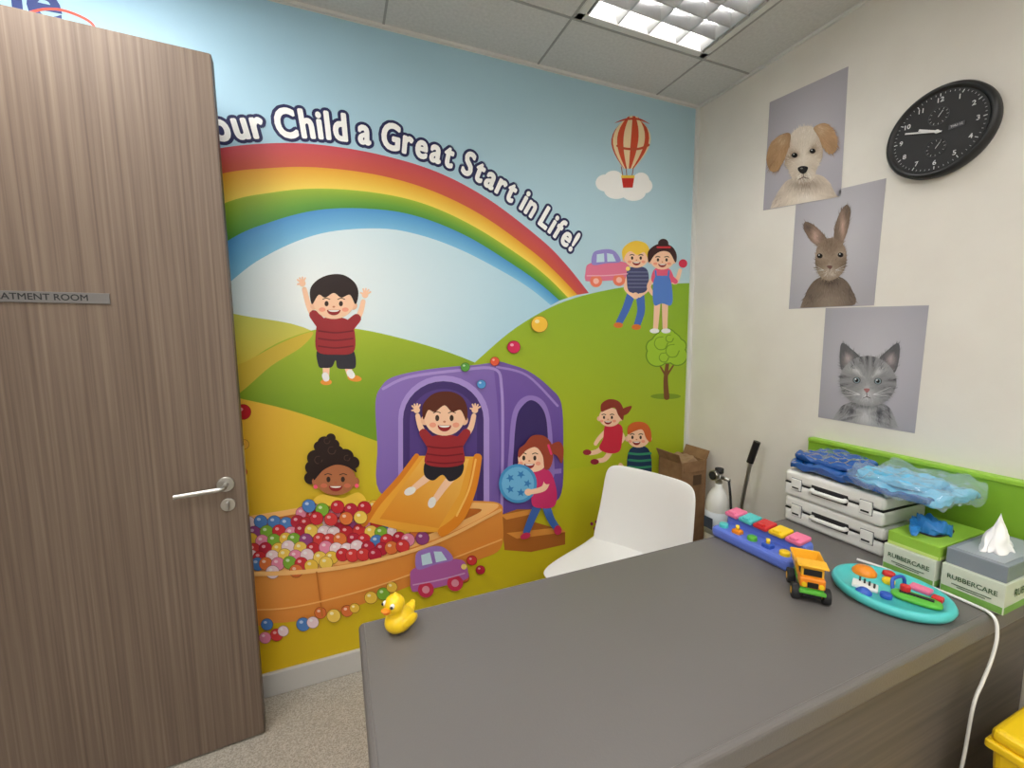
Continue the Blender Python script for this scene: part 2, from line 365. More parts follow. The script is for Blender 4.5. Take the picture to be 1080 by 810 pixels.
# --- toy cars
def car(x,y,s,body,top,wheel,tilt=0):
    T=lambda P:[(x+(a*math.cos(tilt)-b*math.sin(tilt))*s,y+(a*math.sin(tilt)+b*math.cos(tilt))*s) for a,b in P]
    A.blob(T([(-30,4),(-27,-6),(-14,-10),(0,-11),(18,-9),(30,-4),(32,8),(26,16),(-24,17),(-31,13)]),body)
    A.blob(T([(-20,-6),(-18,-22),(-8,-26),(6,-26),(15,-20),(19,-8),(0,-7)]),top)
    A.poly(T([(-14,-9),(-13,-20),(-3,-21),(-3,-9)]),(200,226,238)); A.poly(T([(1,-9),(1,-21),(9,-19),(13,-9)]),(200,226,238))
    for wx in (-16,16):
        P=T([(wx,17)])[0]; A.ell(P[0],P[1],8.5*s,8.5*s,wheel); A.ell(P[0],P[1],4*s,4*s,mix(wheel,(255,255,255),.5))
    P=T([(29,2)])[0]; A.ell(P[0],P[1],3*s,3*s,(250,220,120)); A.stroke(T([(-28,9),(0,10),(28,9)]),1.5*s,1.5*s,mix(body,(255,255,255),.4))
fig(); car(640,283,.76,(228,122,152),(150,140,210),(240,130,100),-.05)
# --- two children beside the car
fig()
A.stroke([(665,312),(660,326),(653,340)],9,7,(72,110,190)); A.stroke([(675,312),(676,328),(672,342)],9,7,(72,110,190))
A.ell(652,343,5,3,(220,120,50)); A.ell(671,345,5,3,(220,120,50))
A.stroke([(663,292),(660,304),(668,312)],5,4,SK); A.stroke([(681,292),(683,304),(674,312)],5,4,SK)
A.blob([(662,284),(672,281),(682,284),(684,296),(680,308),(664,308),(661,296)],(70,74,112))
for yy in (287,291,295,299,303): A.stroke([(662,yy),(683,yy)],1.0,1.0,(116,122,156))
A.ell(670,312,3.5,3.5,SK)
head(671,272,12.5,10.5)
A.blob([(657,274),(656,264),(662,257),(671,254),(681,257),(685,265),(684,274),(679,266),(672,269),(665,265),(660,268)],(246,204,70))
fig(); A.l+=28
A.stroke([(693,316),(692,334),(691,347)],7,5,SK); A.stroke([(701,316),(701,334),(701,347)],7,5,SK)
A.ell(690,349,5,2.6,(240,240,240)); A.ell(702,349,5,2.6,(240,240,240))
A.stroke([(705,292),(712,298),(717,285)],5,4,SK); A.ell(720,278,4.5,4.5,(206,48,78))
A.stroke([(690,292),(684,302),(688,310)],5,4,SK)
A.blob([(689,285),(698,282),(707,285),(709,298),(688,298)],(236,96,128)); A.stroke([(705,291),(712,297)],6,5,(236,96,128))
A.blob([(690,293),(698,291),(706,293),(709,312),(707,322),(698,320),(690,322),(688,310)],(84,128,206)); A.stroke([(691,286),(692,296)],2,2,(84,128,206)); A.stroke([(705,286),(704,296)],2,2,(84,128,206))
head(698,274,12.5,10.5)
A.ell(699,257,5.5,5,(60,30,30)); A.blob([(684,277),(683,266),(690,259),(699,257),(708,260),(713,268),(712,277),(706,267),(698,265),(690,269)],(60,30,30)); A.stroke([(693,261),(706,261)],2.2,2.2,(206,48,58))
# --- tree
fig()
A.ell(702,418,16,3,(120,150,34)); A.stroke([(703,419),(702,400),(704,382)],6,3.5,(120,78,40)); A.stroke([(703,398),(696,386)],2.5,1.5,(120,78,40)); A.stroke([(703,396),(711,384)],2.5,1.5,(120,78,40))
tc_=((703,366,17),(693,375,11),(714,375,10),(703,357,10),(690,366,8),(716,365,7))
for x,y,r in tc_: A.ell(x,y,r+1.2,r*.98+1.2,(104,142,30))
for x,y,r in tc_: A.ell(x,y,r,r*.98,(158,198,50))
for x,y,r in ((697,362,7),(709,370,7),(700,377,5),(706,357,4)):
    A.stroke([(x+r*math.cos(a),y+r*math.sin(a)) for a in (0,1,2,3,4,5)],1.2,.8,(116,156,32))
# --- running girl and boy at right
fig()
A.stroke([(638,470),(630,476),(622,478)],6,4.5,SK); A.stroke([(645,474),(638,484),(630,486)],6,4.5,SK); A.ell(619,477,4.5,3,(150,40,60)); A.ell(627,487,4.5,3,(150,40,60))
A.stroke([(652,454),(657,462),(650,470)],5,4,SK); A.stroke([(640,454),(632,462),(628,468)],5,4,SK)
A.blob([(638,449),(647,446),(656,450),(656,464),(653,476),(642,478),(632,473),(636,462)],(204,44,66))
head(643,440,11.5,10,dx=-2)
A.blob([(655,432),(666,428),(662,436),(655,438)],(140,54,40)); A.blob([(634,434),(634,426),(642,421),(652,423),(657,431),(657,443),(652,438),(648,430),(640,432)],(140,54,40))
fig(); A.l+=24
A.stroke([(668,492),(660,496),(654,490)],5,4,SK); A.blob([(664,474),(674,470),(684,474),(687,490),(684,504),(664,502),(661,488)],(36,60,92))
for yy in (478,485,492): A.stroke([(663,yy),(674,yy+1),(686,yy)],2.4,2.4,(60,150,110))
head(673,461,12,11,dx=-2); A.blob([(662,458),(662,450),(669,445),(680,446),(686,454),(686,466),(681,462),(677,453),(668,455)],(206,98,44))
# --- playhouse
fig()
A.blob([(400,518),(398,470),(396,425),(402,408),(416,397),(455,389),(500,385),(522,384),(530,400),(532,470),(530,545),(490,545),(440,535)],(142,116,190),(118,92,168),((400,400),(525,530)))
A.blob([(522,384),(540,385),(560,393),(580,409),(592,426),(594,470),(592,520),(575,532),(530,546),(527,470),(524,420)],(116,88,166),(98,72,152),((525,400),(593,520)))
A.stroke([(404,410),(430,398),(480,391),(521,389),(529,410),(530,470),(529,540)],3,3,(172,148,212)); A.stroke([(524,387),(556,396),(588,428)],2.5,2.5,(160,134,204))
def arch(x0,x1,top,bot,c,c2=None): 
    cx=(x0+x1)/2; r=(x1-x0)/2; P=[(x0,bot)]+[(cx-r*math.cos(a),top+r*.95-r*.95*math.sin(a)) for a in [math.pi*k/16 for k in range(17)]]+[(x1,bot)]
    A.poly(P,c)
arch(420,516,396,535,(170,146,212)); arch(425,510,402,532,(70,50,112)); arch(432,503,410,528,(86,64,134))
A.blob([(537,507),(537,470),(540,438),(548,422),(560,417),(573,423),(580,440),(583,470),(583,506),(560,507)],(150,124,196)); A.blob([(542,506),(542,470),(545,440),(551,428),(560,422),(570,428),(576,442),(578,470),(578,505),(560,506)],(58,42,100))
A.poly([(528,500),(592,494),(592,499),(528,506)],(150,124,196))
# steps
A.poly([(528,543),(545,537),(560,537),(562,550),(596,560),(596,574),(560,582),(532,580)],(176,104,42)); A.poly([(528,543),(560,537),(566,541),(534,548)],(226,150,66)); A.poly([(534,562),(590,556),(597,561),(545,568)],(226,150,66))
# tray of ball pit
orange=(240,164,80)
A.blob([(230,560),(300,541),(360,531),(430,527),(500,528),(527,531),(530,545),(528,578),(500,592),(440,615),(390,634),(340,650),(290,657),(230,656)],orange,(228,142,58),((300,560),(340,655)))
A.blob([(230,556),(300,538),(370,529),(440,529),(500,530),(526,533),(500,550),(455,570),(400,588),(340,598),(280,604),(230,606)],(252,194,118))
A.blob([(230,561),(300,544),(370,535),(440,535),(490,536),(508,538),(485,550),(445,566),(395,582),(335,592),(280,598),(230,600)],(196,110,44))
ballc=[(196,40,52),(206,46,56),(186,36,60),(240,196,70),(244,206,90),(130,180,56),(80,130,196),(232,140,170),(240,214,220),(150,70,130),(214,60,60),(226,120,60)]
def ball(x,y,r,c=None):
    c=c or random.choice(ballc); A.ell(x,y,r+.5,r*.97+.5,mix(c,(60,10,10),.45),n=18); A.l-=.6; A.ell(x,y,r,r*.97,c,n=18); A.l-=.6; A.ell(x-r*.3,y-r*.35,r*.3,r*.24,mix(c,(255,255,255),.6),n=10); A.l-=.6
def inside(u,v):
    top=549-(u-262)*.13-14*math.exp(-((u-360)/32)**2) if u<395 else 532
    bot=603-(max(u,300)-300)*.14-(max(u-370,0)*.16); return top<v<bot and 240<u<447
v=534; row=0
while v<606:
    u=240+(row%2)*6
    while u<450:
        uu=u+random.uniform(-2,2); vv=v+random.uniform(-2,2)
        if inside(uu,vv): ball(uu,vv,6.9)
        u+=12
    v+=8.6; row+=1
for x,y,r in ((282,657,6),(292,668,6.5),(280,671,6),(299,664,5.5),(320,657,7),(330,655,6),(352,648,7),(366,643,6),(374,640,5),(391,629,6.5),(404,625,6.5),(413,618,5.5),(338,645,6),(489,608,5),(497,590,5),(506,600,4.5)): ball(x,y,r)
ball(257,434,8,(190,30,40)); ball(258,468,5,(236,180,70)); ball(256,497,5,(214,90,80)); ball(568,342,8.5,(246,196,64)); ball(541,366,6.5,(214,40,90)); ball(521,381,4.5,(230,90,60)); ball(507,405,4.5,(80,150,210)); ball(490,387,4.5,(90,160,70)); ball(247,452,4,(110,160,60))
A.stroke([(232,604),(300,603),(360,597),(420,584),(470,566),(527,537)],5,3,(252,196,122)); A.stroke([(334,602),(340,648)],1.6,1.6,(206,120,46)); A.stroke([(232,640),(300,640),(380,622),(450,598),(528,568)],1.6,1.6,(250,188,106))
# slide
A.poly([(440,480),(505,481),(506,492),(496,520),(486,548),(470,560),(430,560),(386,549),(398,530),(420,505)],(240,170,60)); 
A.poly([(446,482),(494,483),(484,520),(462,556),(400,546),(424,512)],(246,194,92),(228,144,44),((470,485),(430,556)))
A.stroke([(439,480),(420,505),(398,530),(384,551)],5,7,(224,132,38)); A.stroke([(503,482),(497,515),(484,545),(466,560)],9,10,(232,140,40)); A.stroke([(501,484),(494,515),(481,543)],2,2,(250,196,100))
# boy on the slide
A.stroke([(478,500),(468,512),(458,526)],9,6,SK); A.stroke([(456,498),(446,506),(436,514)],9,6,SK); A.ell(455,529,4,6,(240,236,230),rot=20); A.ell(432,517,6.5,4,(240,236,230),rot=-25)
A.blob([(449,486),(468,488),(487,487),(486,500),(474,507),(466,500),(456,506),(447,500)],(40,38,46))
A.stroke([(454,466),(444,452),(440,438)],7,5,SK); A.stroke([(484,466),(495,452),(499,438)],7,5,SK); hand(439,432,3.4,100,SK); hand(500,432,3.4,75,SK)
A.stroke([(455,468),(446,456)],12,9,RED); A.stroke([(482,468),(491,456)],12,9,RED)
A.blob([(453,461),(468,458),(484,461),(488,474),(488,488),(468,492),(448,488),(450,474)],RED)
for yy in (470,478,486): A.stroke([(450,yy),(468,yy+2),(487,yy)],1.5,1.5,(116,26,36))
head(468,440,21,19); A.blob([(446,442),(445,428),(452,418),(462,413),(476,413),(487,419),(492,430),(491,443),(485,432),(476,434),(468,427),(458,434),(451,432)],(92,42,28))
# girl with ball
A.stroke([(574,530),(579,545),(586,556)],9,7,(66,104,176)); A.stroke([(567,530),(560,545),(554,560)],9,7,(66,104,176)); A.ell(553,564,5.5,3.2,(204,50,90),rot=-20); A.ell(587,558,4,5,(204,50,90))
A.blob([(561,496),(572,493),(581,500),(586,520),(583,533),(570,535),(560,531),(560,512)],(204,46,104))
head(561,482,16,15,dx=-4,ears=0); A.blob([(552,468),(560,459),(572,459),(580,467),(582,480),(579,492),(573,494),(571,480),(564,471),(554,474),(546,482),(546,473)],(156,66,44)); A.blob([(578,470),(588,465),(593,473),(591,488),(586,480),(580,477)],(156,66,44)); A.stroke([(577,469),(580,478)],2.5,2.5,(230,60,110))
A.ell(545,509,20,20.5,(70,150,206)); A.ell(545,509,17,17.5,(112,182,224))
for k in range(5):
    a=2*math.pi*k/5; x,y=545+10*math.cos(a),509+10*math.sin(a); P=[]
    for q in range(10): rr=4.6 if q%2==0 else 2; P.append((x+rr*math.cos(q*math.pi/5+k),y+rr*math.sin(q*math.pi/5+k)))
    A.poly(P,(50,124,190))
A.stroke([(576,504),(572,514),(558,518)],7,5,SK); A.ell(556,518,4,3.6,SK); A.stroke([(575,500),(576,506)],9,8,(204,46,104))
# curly-haired girl in the pit
BR=(176,108,70)
for x,y,r in ((330,492,8),(333,482,9),(343,477,10),(354,477,9),(364,481,9),(372,487,7),(328,503,7),(342,466,7),(349,461,5),(337,470,6),(352,468,6)): A.ell(x,y,r,r*.95,(38,22,20))
for x,y,r in ((336,484,4),(350,474,4),(345,464,3),(366,482,3)): A.stroke([(x+r*math.cos(a),y+r*math.sin(a)) for a in (0,1,2,3,4,5)],1,.8,(82,56,50))
A.blob([(340,520),(360,524),(378,518),(386,528),(372,534),(345,532),(330,528)],(240,198,70))
head(354,504,21,17,skin=BR); A.blob([(331,505),(332,492),(342,485),(356,483),(370,487),(376,497),(366,491),(354,489),(342,494),(336,500)],(38,22,20))
for x,y in ((333,512),(376,511),): A.ell(x,y,2.2,2.2,(240,90,120))
for x,y in ((326,532),(340,536),(356,533),(370,536),(384,534),(334,545),(349,546),(365,545),(380,544)): ball(x,y,6.8); A.l+=1
car(460,600,.98,(178,96,164),(158,122,196),(206,50,84),-.22)
# paw print
A.ell(628,556,4,3,(150,40,100))
for x,y in ((622,551),(627,549),(632,550),(635,554)): A.ell(x,y,1.6,1.8,(150,40,100))
A.stroke([(640,556),(700,566)],1,1,(190,120,30))
# --- lettering along an arc (rounded bold letters on a navy surround)
A.l=base_l
path=catmull([(*p,0) for p in [(20,205),(120,172),(222,150),(290,145),(350,147),(410,157),(480,179),(535,211),(570,238),(603,266)]],24)
wp=[back_wall(q.x,q.y) for q in path]
S=[0]
for a,b in zip(wp,wp[1:]): S.append(S[-1]+(b-a).length)
def at(s):
    for k in range(len(S)-1):
        if S[k]<=s<=S[k+1]:
            t=(s-S[k])/(S[k+1]-S[k]); return wp[k].lerp(wp[k+1],t),(wp[k+1]-wp[k]).normalized()
    return wp[-1],(wp[-1]-wp[-2]).normalized()
sfull='Give Your Child a Great Start in Life!'; sz=.127; G={}
adv=[]
for ch in sfull:
    if ch==' ': adv.append((ch,.034)); continue
    if ch not in G:
        V,F=text_mesh(ch,sz,0.0,False); G[ch]=(min(v.x for v in V),max(v.x for v in V),V,F)
    adv.append((ch,G[ch][1]-G[ch][0]+.021))
vis=sum(w for c,w in adv[6:]); s_our=min(range(len(path)),key=lambda k:abs(path[k].x-224)); sc=(S[-1]-S[s_our])/vis
pos=S[-1]-sum(w for c,w in adv)*sc
letters=[]
for ch,w in adv:
    if ch!=' ':
        p,t=at(max(0,pos+w*sc/2)); x0,x1,V,F=G[ch]; ang=math.atan2(t.z,t.x); ax=AX_BACK@Matrix.Rotation(ang,3,'Z')
        letters.append((p,ax,(x0+x1)/2,V,F))
    pos+=w*sc
hs=min(1,sc*1.0)
def bold(rad,nd,c,lift):
    for k,(p,ax,cx,V,F) in enumerate(letters):
        for d in range(nd):
            a=2*math.pi*d/nd; ox_,oy_=rad*math.cos(a),rad*math.sin(a)
            A.text([Vector(((v.x-cx)*hs+ox_,v.y+oy_,v.z)) for v in V],F,p,ax,c,lift+.000012*d+.0000007*k)
bold(.0145,20,(32,36,84),.0004); bold(.008,8,(32,36,84),.0008); bold(.0044,10,(252,252,252),.0014)
# clinic logo, top left
V,F=text_mesh('ne',.16,.004,False); A.text(V,F,back_wall(-14,11),AX_BACK,(24,50,120),.0004)
A.l+=10; A.stroke([(30,14),(48,10),(70,12),(96,24),(104,40)],3,2.4,(226,74,50))
wall_mural=A.build('wall_mural',printmat('mural_print',.42,.35))
# ================================================================== POSTERS (prints with shaded fur)
def shade(base,spots):
    def f(x,y):
        c=base
        for (sx,sy,rx,ry,col,k) in spots:
            w=k*math.exp(-((x-sx)/rx)**2-((y-sy)/ry)**2); c=mix(c,col,w)
        return c
    return f
def pip(x,y,P):
    r=False; j=len(P)-1
    for i in range(len(P)):
        if (P[i][1]>y)!=(P[j][1]>y) and x<(P[j][0]-P[i][0])*(y-P[i][1])/(P[j][1]-P[i][1])+P[i][0]: r=not r
        j=i
    return r
def pelt(P,outline,fn,n,L,w,org,jit=.35,var=9):
    Q=[(q.x,q.y) for q in catmull([(a,b,0) for a,b in outline],5,True)]
    def cl(p):   # keep the picture inside the sheet
        (x3,y3),(x2,y2)=P.q[3],P.q[2]; lim=y3+(y2-y3)*(p[0]-x3)/(x2-x3)-.6; return (p[0],min(p[1],lim))
    Q=[cl(p) for p in Q]
    xs_=[a for a,b in Q]; ys_=[b for a,b in Q]; cx,cy=sum(xs_)/len(xs_),sum(ys_)/len(ys_)
    for i in range(len(Q)):
        a,b=Q[i],Q[(i+1)%len(Q)]; m1=((a[0]+cx)/2,(a[1]+cy)/2); m2=((b[0]+cx)/2,(b[1]+cy)/2)
        P.raw([a,b,m2,m1],[fn(*a),fn(*b),fn(*m2),fn(*m1)]); P.raw([m1,m2,(cx,cy)],[fn(*m1),fn(*m2),fn(cx,cy)])
    P.l+=1
    pts=[]
    while len(pts)<n:
        x,y=random.uniform(min(xs_),max(xs_)),random.uniform(min(ys_),max(ys_))
        if pip(x,y,Q): pts.append((x,y))
    pts.sort(key=lambda p:-((p[0]-org[0])**2+(p[1]-org[1])**2))
    for x,y in pts:
        d=math.atan2(y-org[1],x-org[0])+random.uniform(-jit,jit); l=L*random.uniform(.6,1.25); c=fn(x,y); k=random.uniform(-var,var); c=tuple(max(0,min(255,q+k)) for q in c)
        tip=(x+math.cos(d)*l,y+math.sin(d)*l)
        if not pip(tip[0],tip[1],P.q): continue
        nx,ny=-math.sin(d)*w/2,math.cos(d)*w/2
        P.poly([(x+nx,y+ny),tip,(x-nx,y-ny)],c); P.l-=.95
def poster(name,corners,bg,draw):
    P=Art(right_wall,(-1,0,0),.0010,.00006); P.q=corners
    q=corners; N=10; B4=lambda s,t:tuple((q[0][k]*(1-s)+q[1][k]*s)*(1-t)+(q[3][k]*(1-s)+q[2][k]*s)*t for k in (0,1))
    def bc(s,t):
        d=((s-.5)**2+(t-.45)**2)**.5; return mix(bg[0],bg[1],d*1.5)
    for i in range(N):
        for j in range(N):
            st=[(i/N,j/N),((i+1)/N,j/N),((i+1)/N,(j+1)/N),(i/N,(j+1)/N)]; P.raw([B4(*a) for a in st],[bc(*a) for a in st])
    P.l+=1
    draw(P)
    return P.build(name,printmat(name+'_print',.5,.3))
def eye(P,x,y,r,iris=(30,22,18)):
    P.ell(x,y,r*1.22,r*1.02,(44,38,36)); P.ell(x,y,r,r*.92,iris); P.ell(x,y,r*.55,r*.6,(8,8,10)); P.ell(x-r*.3,y-r*.35,r*.24,r*.24,(240,240,245))
def dog(P):
    cream=(219,206,190)
    fb=shade(cream,[(850,194,18,7,(128,110,96),.75),(820,212,9,12,(172,156,142),.7),(880,206,7,12,(176,160,146),.7),(852,210,11,8,(236,230,222),.6)])
    pelt(P,[(831,190),(846,186),(862,184),(873,190),(881,204),(884,212),(846,219),(814,224),(820,204)],fb,360,6,.85,(850,168),.3,12)
    ff=shade(cream,[(839,163,5,4,(150,122,98),.7),(858,158,5,4,(150,122,98),.7),(848,142,13,7,(238,230,220),.7),(828,172,4,14,(168,144,120),.75),(870,164,4,14,(170,146,122),.75),(848,194,14,5,(140,118,100),.8),(848,186,8,6,(244,239,232),.9),(848,168,4,9,(236,228,216),.7),(838,182,4,5,(196,178,158),.6),(859,179,4,5,(196,178,158),.6),(832,152,4,5,(192,166,138),.5),(864,146,4,5,(192,166,138),.5)])
    pelt(P,[(831,150),(838,138),(850,133),(861,136),(867,148),(868,164),(862,178),(858,189),(848,194),(838,191),(833,182),(828,168)],ff,660,3.8,.75,(847,175),.3,10)
    fe=shade((180,144,106),[(813,172,6,8,(140,108,78),.7),(827,147,6,5,(214,188,158),.7)])
    pelt(P,[(834,141),(823,143),(813,153),(809,168),(813,180),(821,180),(828,168),(833,154)],fe,200,6,.75,(834,134),.22,12)
    fe2=shade((184,148,110),[(880,156,6,8,(142,110,80),.7),(865,136,6,5,(218,192,162),.7)])
    pelt(P,[(859,135),(870,130),(879,136),(884,148),(882,160),(875,162),(868,154),(864,144)],fe2,180,5.5,.75,(856,130),.22,12)
    eye(P,839,164,2.6); eye(P,858,159.5,2.6); P.blob([(842.5,177.5),(847,175.3),(853,176.5),(851.5,181.5),(847.8,183.5),(844,181.5)],(30,25,26)); P.ell(846.5,177.8,1.5,.8,(120,114,114)); P.stroke([(848,183),(848,187),(843,189.5)],.9,.6,(80,60,54)); P.stroke([(848,187),(853.5,188.5)],.9,.6,(80,60,54))
poster('puppy_poster',[(812,108),(895,70),(887,208),(805,222)],((196,193,200),(166,162,171)),dog)
def rabbit(P):
    fb=shade((126,110,98),[(874,318,14,10,(162,148,134),.6),(854,312,7,12,(84,72,64),.7),(898,312,6,12,(86,74,66),.7),(876,295,12,5,(74,62,54),.8)])
    pelt(P,[(857,298),(866,292),(876,290),(890,294),(898,304),(902,321),(876,326),(846,328),(850,310)],fb,360,5,.8,(876,270),.3,14)
    fe=shade((128,108,94),[(852,240,5,5,(80,66,58),.7),(861,250,4,7,(214,178,164),.8)])
    pelt(P,[(866,261),(854,252),(848,240),(850,234),(858,237),(868,246),(874,256)],fe,150,4,.65,(873,262),.2,11)
    fe2=shade((124,106,92),[(893,222,4,7,(78,66,58),.7),(889,240,2.6,12,(210,174,158),.85)])
    pelt(P,[(880,256),(881,240),(886,225),(893,216),(897,221),(896,236),(892,250),(887,259)],fe2,170,5,.65,(882,262),.2,11)
    ff=shade((148,128,110),[(876,258,8,6,(104,86,72),.7),(865,270,4.8,4.2,(206,190,172),.65),(888,269,4.8,4.2,(206,190,172),.65),(876,275,3,8,(176,156,138),.5),(876,288,9,5,(224,214,202),.85),(861,280,3,8,(96,80,68),.6),(893,280,3,8,(96,80,68),.6)])
    pelt(P,[(861,268),(865,257),(876,251),(888,256),(893,267),(892,282),(885,292),(875,296),(866,292),(861,281)],ff,520,3.4,.7,(876,283),.3,13)
    eye(P,865.5,270,2.5,(30,20,15)); eye(P,887.5,269,2.5,(30,20,15)); P.blob([(873,281),(876,280),(879,281),(876.5,284)],(120,86,78)); P.stroke([(876,284),(876,287)],.7,.5,(80,60,54))
    for s in (-1,1):
        for k in (-4,0,4): P.stroke([(876+s*6,285),(876+s*18,283+k)],.4,.2,(216,212,208))
poster('rabbit_poster',[(840,210),(935,188),(922,322),(832,326)],((198,196,202),(168,165,173)),rabbit)
def cat(P):
    D=(62,62,68)
    stripes=[(x,434,1.9,14,D,.85) for x in (889,899,927,937)]
    fb=shade((158,158,161),stripes+[(913,440,8,10,(222,222,224),.7),(913,425,14,4,(92,92,96),.7)])
    pelt(P,[(892,426),(914,422),(936,428),(944,442),(943,452),(908,452),(880,446),(884,434)],fb,360,5,.8,(914,405),.3,12)
    for pts,o in (([(889,392),(886,378),(888,362),(897,367),(909,379),(900,388)],(897,392)),([(926,381),(937,369),(948,362),(949,376),(944,393),(934,388)],(933,393))):
        mx=sum(a for a,b in pts)/6; my=sum(b for a,b in pts)/6
        pelt(P,pts,shade((96,96,100),[(mx,my+2,4.5,6,(206,188,188),.85)]),120,4,.65,o,.2,11)
    ff=shade((156,156,159),[(915,377,2,10,D,.9),(908,379,1.7,9,D,.85),(922,380,1.7,9,D,.85),(901,386,2,7,D,.8),(930,388,2,7,D,.8),(889,398,7,1.7,D,.85),(891,406,8,1.7,D,.85),(894,413,6,1.6,D,.7),(942,401,7,1.7,D,.85),(939,409,8,1.7,D,.85),(936,416,6,1.6,D,.7),(904,392,5,2.4,(230,230,232),.75),(927,393,5,2.4,(230,230,232),.75),(915,403,3,9,(180,180,183),.6),(915,418,10,6,(236,236,237),.9),(899,416,3,4,(104,104,108),.5),(932,418,3,4,(104,104,108),.5)])
    pelt(P,[(886,400),(892,386),(905,377),(922,376),(938,385),(946,401),(941,417),(927,427),(908,427),(891,417)],ff,820,3.6,.7,(915,411),.2,11)
    eye(P,904.5,401,3.3,(140,158,166)); eye(P,927,402,3.3,(140,158,166)); P.blob([(912,410.5),(915,409.5),(918.5,410.5),(915.5,414)],(180,122,120)); P.stroke([(915,414),(915,418),(911,420)],.8,.5,(84,74,74)); P.stroke([(915,418),(919.5,420)],.8,.5,(84,74,74))
    for s in (-1,1):
        for k in (-5,0,5): P.stroke([(915+s*7,416),(915+s*26,413+k)],.45,.2,(240,240,242))
poster('kitten_poster',[(871,325),(980,322),(965,457),(863,440)],((198,196,204),(166,164,174)),cat)
# ================================================================== WALL CLOCK
ck=empty('wall_clock',(XR,.742,1.889)); ry=(0,-math.pi/2,0)
lathe('case',[(0,0),(.124,0),(.126,.008),(.126,.026),(.120,.034),(.113,.034),(.110,.026),(0,.026)],(0,0,0),M_black,ck,ry,64)
M_num=mat('clock_numerals',(215,215,215),.5); M_sub=mat('clock_subdial',(70,70,76),.5); M_dial=mat('clock_dial',(30,30,32),.6)
cyl('dial',.109,.002,(-.027,0,0),M_dial,ck,ry,segs=64)
for k in range(60):
    a=2*math.pi*k/60; L=.008 if k%5==0 else .004; r=.104-L/2
    box('tick_%02d'%k,(.0006,.0018 if k%5==0 else .0008,L),(-.0286,-r*math.sin(a),r*math.cos(a)),M_num,ck,rot=(a,0,0))
for h in range(1,13):
    a=2*math.pi*h/12; text_obj('numeral_%d'%h,str(h),.018,(-.0286,-.086*math.sin(a),.086*math.cos(a)),AX_RIGHT,M_num,ck,.0003)
for (yy,zz) in ((0,.042),(0,-.045)):
    lathe('subdial',[(.024,0),(.024,.0012),(.0232,.0012),(.0232,0)],(-.0282,yy,zz),M_sub,ck,ry,40); 
    for k in range(12):
        a=2*math.pi*k/12; box('subtick',(.0006,.0007,.004),(-.0286,yy-.020*math.sin(a),zz+.020*math.cos(a)),M_num,ck,rot=(a,0,0))
    box('subhand',(.0006,.0012,.018),(-.0292,yy-.004,zz+.006),M_num,ck,rot=(.6,0,0))
box('date_window',(.001,.034,.012),(-.0286,-.042,0),M_sub,ck); text_obj('date_text','THU 12',.008,(-.0294,-.042,0),AX_RIGHT,M_num,ck)
def handp(n,ang,L,w,x): box(n,(.0012,w,L),(x,-math.sin(ang)*L*.38,math.cos(ang)*L*.38),M_num,ck,rot=(ang,0,0))
handp('minute_hand',math.radians(-72),.092,.0042,-.0305); handp('hour_hand',math.radians(-64),.055,.006,-.0300)
cyl('hub',.005,.004,(-.0305,0,0),M_num,ck,ry,segs=20)
# ================================================================== DOOR
dr=empty('door_1',(-.285,1.505,.006),math.radians(4.0))   # origin = latch edge, local -x towards hinges
box('leaf',(.82,.044,2.094),(-.41,.022,1.047),M_door,dr,.0015)
M_lip=mat('door_edge_lipping',(92,76,66),.5); box('edge_lipping',(.003,.044,2.09),(.001,.022,1.047),M_lip,dr)
cyl('handle_rose',.023,.008,(-.047,-.004,.862),M_steel,dr,(math.pi/2,0,0),bevel=.002)
tube('lever',[(-.047,-.004,.862),(-.047,-.040,.862),(-.053,-.050,.862),(-.075,-.052,.861),(-.165,-.052,.858)],.0072,M_steel,dr)
cyl('turn_rose',.020,.007,(-.045,-.0035,.797),M_steel,dr,(math.pi/2,0,0),bevel=.002); box('thumbturn',(.008,.018,.026),(-.045,-.016,.797),M_steel,dr,.003)
box('faceplate',(.002,.024,.22),(.003,.022,.86),M_steel,dr)
for z in (.2,1.05,1.85): cyl('hinge',.008,.1,(-.826,-.004,z),M_steel,dr)
M_plate=mat('sign_plate',(112,109,108),.35,metal=.3); M_ink=mat('sign_lettering',(24,24,28),.5)
box('sign_plate',(.31,.003,.028),(-.425,-.0015,1.412),M_plate,dr,.0008)
text_obj('sign_text','TREATMENT ROOM',.0225,(-.413,-.0034,1.412),AX_BACK,M_ink,dr,.0003)
# ================================================================== EXAMINATION COUCH
cc=empty('examination_couch')
bx('mattress',(.016,.430,BED-.056),(1.642,.980,BED),M_matt,cc,.012,5)
bx('base_panel',(.030,.448,.0),(1.640,.964,BED-.056),M_base,cc,.002)
tube('piping',[(.026,.441,BED-.001),(1.64,.441,BED-.001)],.0022,M_matt,cc); tube('piping_far',[(.026,.969,BED-.001),(1.64,.969,BED-.001)],.0022,M_matt,cc); tube('piping_end',[(.027,.441,BED-.001),(.027,.969,BED-.001)],.0022,M_matt,cc)
gp=empty('wall_protection_panel')
bx('board',(XR-.030,-.55,.60),(XR,1.044,.905),M_lime,gp,.003); bx('cap',(XR-.034,-.55,.903),(XR,1.044,.918),M_lime2,gp,.004)
